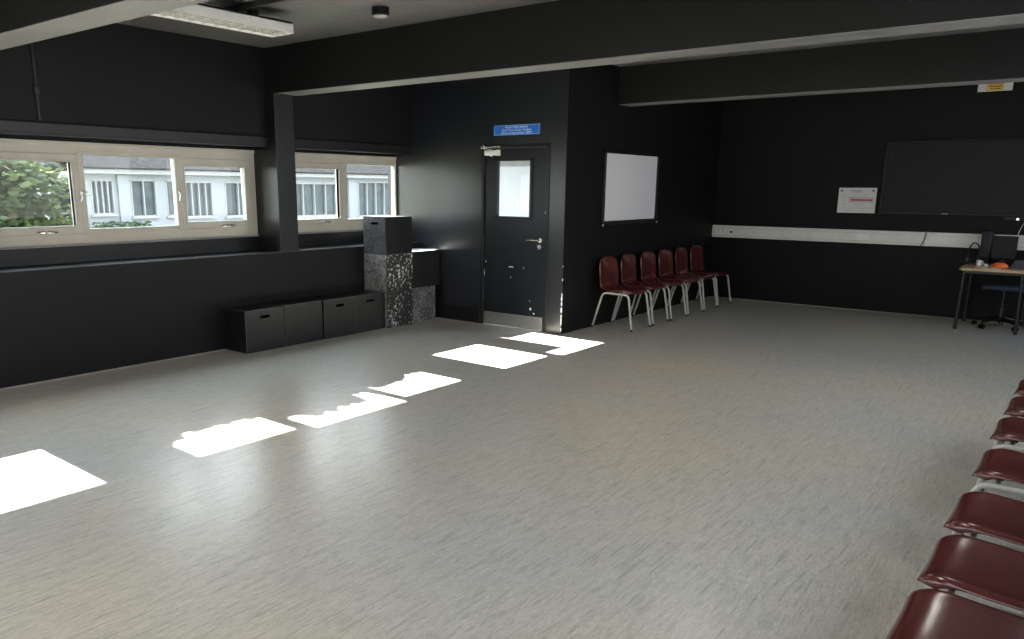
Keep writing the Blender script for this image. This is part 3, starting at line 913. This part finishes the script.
# wall skin with openings
cuts = sorted([(a, c) for a, c, *_ in wins]); p = YA
for (a, c, z0, z1, n) in wins:
    b.box(-.1, 0, wy(p), wy(a), 0, wz(EV)); b.box(-.1, 0, wy(a), wy(c), 0, wz(z0)); b.box(-.1, 0, wy(a), wy(c), wz(z1), wz(EV)); p = c
b.box(-.1, 0, wy(p), wy(YZ), 0, wz(EV))
for y in (10.65, 15.0, 18.6): b.box(0, .08, wy(y), wy(y) + .28, 0, wz(EV) - .02)
b.build('facade', M['render'], bd)
b = MB(); b.box(-.02, .28, wy(YA) - .3, wy(YZ), wz(EV), wz(EV) + .12, .01); b.build('gutter_board', M['building_trim'], bd)
b = MB(); b.prism([(.36, wz(EV) + .125), (.36, wz(EV) + .16), (-3, wz(EV) + 2.5), (-6.4, wz(EV) + .16), (-6.4, wz(EV) + .125)], 1, wy(YA) - .35, wy(YZ))
b.build('roof', M['shingle'], bd)
for (a, c, z0, z1, n) in wins:
    b = MB(); e = .03
    b.box(-.07, .015, wy(a), wy(a) + e, wz(z0), wz(z1)); b.box(-.07, .015, wy(c) - e, wy(c), wz(z0), wz(z1))
    b.box(-.07, .015, wy(a), wy(c), wz(z0), wz(z0) + e); b.box(-.07, .015, wy(a), wy(c), wz(z1) - e, wz(z1))
    for k in range(1, n): yy = a + (c - a) * k / n; b.box(-.07, .012, wy(yy) - .018, wy(yy) + .018, wz(z0), wz(z1))
    b.box(-.02, .06, wy(a) - .05, wy(c) + .05, wz(z0) - .05, wz(z0))
    o = b.build('window', M['building_trim'], bd)
    MB().box(-.085, -.071, wy(a), wy(c), wz(z0), wz(z1)).build('pane', M['bglass'], o)

def leaves(b, pt, n, size):
    for _ in range(n):
        c = pt()
        if c is None: continue
        a = Matrix.Rotation(random.uniform(0, 2 * PI), 3, 'Z') @ Matrix.Rotation(random.uniform(-1.3, 1.3), 3, 'X')
        s = size * random.uniform(.6, 1.3); c = Vector(c)
        u = a @ Vector((s, 0, 0)); v = a @ Vector((0, s * .6, 0))
        b.quad(c - u, c - v, c + u, c + v)
def tree(label, x, y, h, rad, lf, n, size, z0=.0):
    r = thing('tree', label, 'tree', (x, y, GZ), 0, 'trees outside the left windows')
    b = MB(); b.tube([(0, 0, 0), (.05, .03, h * .4), (-.04, .05, h * .8)], [.13, .10, .05], 8)
    for k in range(7):
        a = k * 2.4; z = h * (.22 + .08 * k)
        b.tube([(0, 0, z), (math.cos(a) * rad * .4, math.sin(a) * rad * .4, z + .4), (math.cos(a) * rad * .8, math.sin(a) * rad * .8, z + .5)], [.05, .035, .015], 6)
    b.build('trunk', M['bark'], r, True)
    cl = [(random.uniform(-1, 1) * rad * .6, random.uniform(-1, 1) * rad * .6, random.uniform(z0 + .3, h), random.uniform(.45, .8) * rad * .6) for _ in range(22)]
    def pt():
        c = random.choice(cl)
        while True:
            q = Vector([random.uniform(-1, 1) for _ in range(3)])
            if .45 < q.length < 1: break
        q.normalize(); q *= random.uniform(.7, 1.05)
        z = c[2] + q.z * c[3]
        return (c[0] + q.x * c[3], c[1] + q.y * c[3], max(.05, z))
    b = MB(); leaves(b, pt, n, size); b.build('foliage', lf, r)
tree('bright leafy tree outside the first window light, nearest the pane edge', -15.0, 5.6, 4.2, 1.5, M['leaf'], 11000, .085)
tree('tall leafy tree outside the first window light, behind the bright one', -18.5, 6.3, 5.2, 2.0, M['leaf_dark'], 9000, .12)
tree('bushy tree outside the first window light, closest to the white building', -16.3, 7.45, 2.6, .36, M['leaf_dark'], 2400, .09)
tree('leafy tree far to the side outside the first window light', -13, .6, 4.2, 1.6, M['leaf'], 4000, .10)
# low shrub at the foot of the building
r = thing('shrub', 'low green shrub at the foot of the white building', 'shrub', (-19.3, 10.3, GZ))
b = MB(); leaves(b, lambda: (random.uniform(-.35, .35), random.uniform(-.7, .7), random.uniform(.05, 1.04)), 2200, .06); b.build('foliage', M['leaf'], r)
b = MB()
for k in range(6): b.tube([(0, -.5 + .2 * k, 0), (.05, -.5 + .2 * k, .8)], .012, 6)
b.build('stem', M['bark'], r)

# added unseen tree: crown shaped to shade the inner edge of the sun patches
TXP = -9.64
K = .583; KY = .035
sil = [(-4.62, 2.36), (-4.431, 2.552), (-4.472, 2.642), (-4.608, 2.755), (-4.549, 2.829), (-4.60, 2.875), (-4.517, 2.89), (-4.611, 2.94), (-4.564, 3.025), (-4.626, 3.075), (-4.541, 3.163), (-4.511, 3.275),
 (-4.368, 3.377), (-4.226, 3.573), (-4.225, 3.765), (-4.281, 3.80), (-4.21, 3.88), (-4.25, 3.925), (-4.205, 4.08), (-4.408, 4.10), (-4.46, 4.17), (-4.447, 4.225), (-4.337, 4.243), (-4.40, 4.30), (-4.62, 4.37), (-4.449, 4.43), (-4.431, 4.585), (-4.50, 4.72), (-4.573, 4.857), (-4.62, 5.12), (-4.9, 5.35)]
prof = [(y + KY * (x - TXP), K * (x - TXP)) for x, y in sil]
def top_at(y):
    if y < prof[0][0] or y > prof[-1][0]: return None
    for (a, za), (c, zc) in zip(prof, prof[1:]):
        if a <= y <= c: return lerp(za, zc, (y - a) / max(1e-6, c - a))
r = thing('sun_blocker_tree', 'added small tree just outside the window wall, crown shaped to shade the floor', 'tree', (TXP, 4.66, GZ), 0, None)
b = MB(); b.tube([(0, 0, 0), (.01, .01, 1.2), (0, 0, 2.9)], [.05, .042, .03], 8)
for z in (2.65, 2.85, 3.0):
    for s_, L_ in ((-1, 2.05), (1, .75)):
        b.tube([(0, 0, z - .12), (0, s_ * .25, z), (.01, s_ * L_ * .6, z + .02), (0, s_ * L_, z)], [.022, .02, .014, .008], 6)
b.build('trunk', M['bark'], r, True)
b = MB()
def ep():
    y = random.uniform(prof[0][0], prof[-1][0]); t = top_at(y)
    z = random.uniform(2.12, t - .035)
    return (random.uniform(-.12, .12), y - 4.66, z - GZ)
leaves(b, ep, 15000, .052)
for k in range(3200):     # dense top fringe following the shadow outline
    y = random.uniform(prof[0][0], prof[-1][0]); t = top_at(y)
    c = Vector((random.uniform(-.03, .03), y - 4.66, t - .018 - random.random() * .05 - GZ)); s = random.uniform(.012, .020)
    b.quad(c + Vector((0, -s, -s * .7)), c + Vector((.006, s, -s)), c + Vector((0, s * .7, s)), c + Vector((-.006, -s, s * .8)))
b.build('foliage', M['leaf'], r)

# ------------------------------------------------------------------ light
w = bpy.data.worlds.new('World'); S.world = w; w.use_nodes = True
nt = w.node_tree; bg = nt.nodes['Background']
tc = nt.nodes.new('ShaderNodeTexCoord'); sp = nt.nodes.new('ShaderNodeSeparateXYZ')
nt.links.new(tc.outputs['Generated'], sp.inputs[0])
rp = nt.nodes.new('ShaderNodeValToRGB'); nt.links.new(sp.outputs['Z'], rp.inputs[0])
rp.color_ramp.elements[0].position = 0; rp.color_ramp.elements[0].color = (.96, .98, 1.0, 1)
rp.color_ramp.elements[1].position = .7; rp.color_ramp.elements[1].color = (.76, .87, 1.0, 1)
nt.links.new(rp.outputs[0], bg.inputs[0])
# bright haze around the sun
dt = nt.nodes.new('ShaderNodeVectorMath'); dt.operation = 'DOT_PRODUCT'
nt.links.new(tc.outputs['Generated'], dt.inputs[0]); dt.inputs[1].default_value = Vector((-1, KY, K)).normalized()
mx = nt.nodes.new('ShaderNodeMath'); mx.operation = 'MAXIMUM'; mx.inputs[1].default_value = 0; nt.links.new(dt.outputs['Value'], mx.inputs[0])
pw = nt.nodes.new('ShaderNodeMath'); pw.operation = 'POWER'; pw.inputs[1].default_value = 3.0; nt.links.new(mx.outputs[0], pw.inputs[0])
ma = nt.nodes.new('ShaderNodeMath'); ma.operation = 'MULTIPLY_ADD'; ma.inputs[1].default_value = 13.0; ma.inputs[2].default_value = 3.9; nt.links.new(pw.outputs[0], ma.inputs[0])
nt.links.new(ma.outputs[0], bg.inputs[1])
sun = bpy.data.lights.new('sun', 'SUN'); sun.energy = 150; sun.angle = math.radians(.35); sun.color = (1, .96, .90)
so = bpy.data.objects.new('sun', sun); COL.objects.link(so)
so.rotation_euler = Vector((1, -KY, -K)).to_track_quat('-Z', 'Y').to_euler()

# ------------------------------------------------------------------ camera
f, cx, cy = 793.3286, 470.4104, 370.0689
yaw, pitch, roll = -.67032, .22616, .0060022
fwd = Vector((math.sin(yaw) * math.cos(pitch), math.cos(yaw) * math.cos(pitch), -math.sin(pitch)))
right = Vector((math.cos(yaw), -math.sin(yaw), 0)); up = right.cross(fwd)
r2 = math.cos(roll) * right + math.sin(roll) * up; u2 = -math.sin(roll) * right + math.cos(roll) * up
cam = bpy.data.cameras.new('camera'); co = bpy.data.objects.new('camera', cam); COL.objects.link(co)
co.matrix_world = Matrix(((r2.x, u2.x, -fwd.x, 0), (r2.y, u2.y, -fwd.y, 0), (r2.z, u2.z, -fwd.z, 1.58), (0, 0, 0, 1)))
cam.sensor_fit = 'HORIZONTAL'; cam.sensor_width = 36; cam.lens = f / 1024 * 36
cam.shift_x = (512 - cx) / 1024; cam.shift_y = (cy - 319.5) / 1024
cam.clip_start = .02; cam.clip_end = 200
S.camera = co

S.view_settings.view_transform = 'Standard'; S.view_settings.look = 'None'
S.view_settings.gamma = 1; S.view_settings.use_curve_mapping = False
S.view_settings.exposure = 0.0
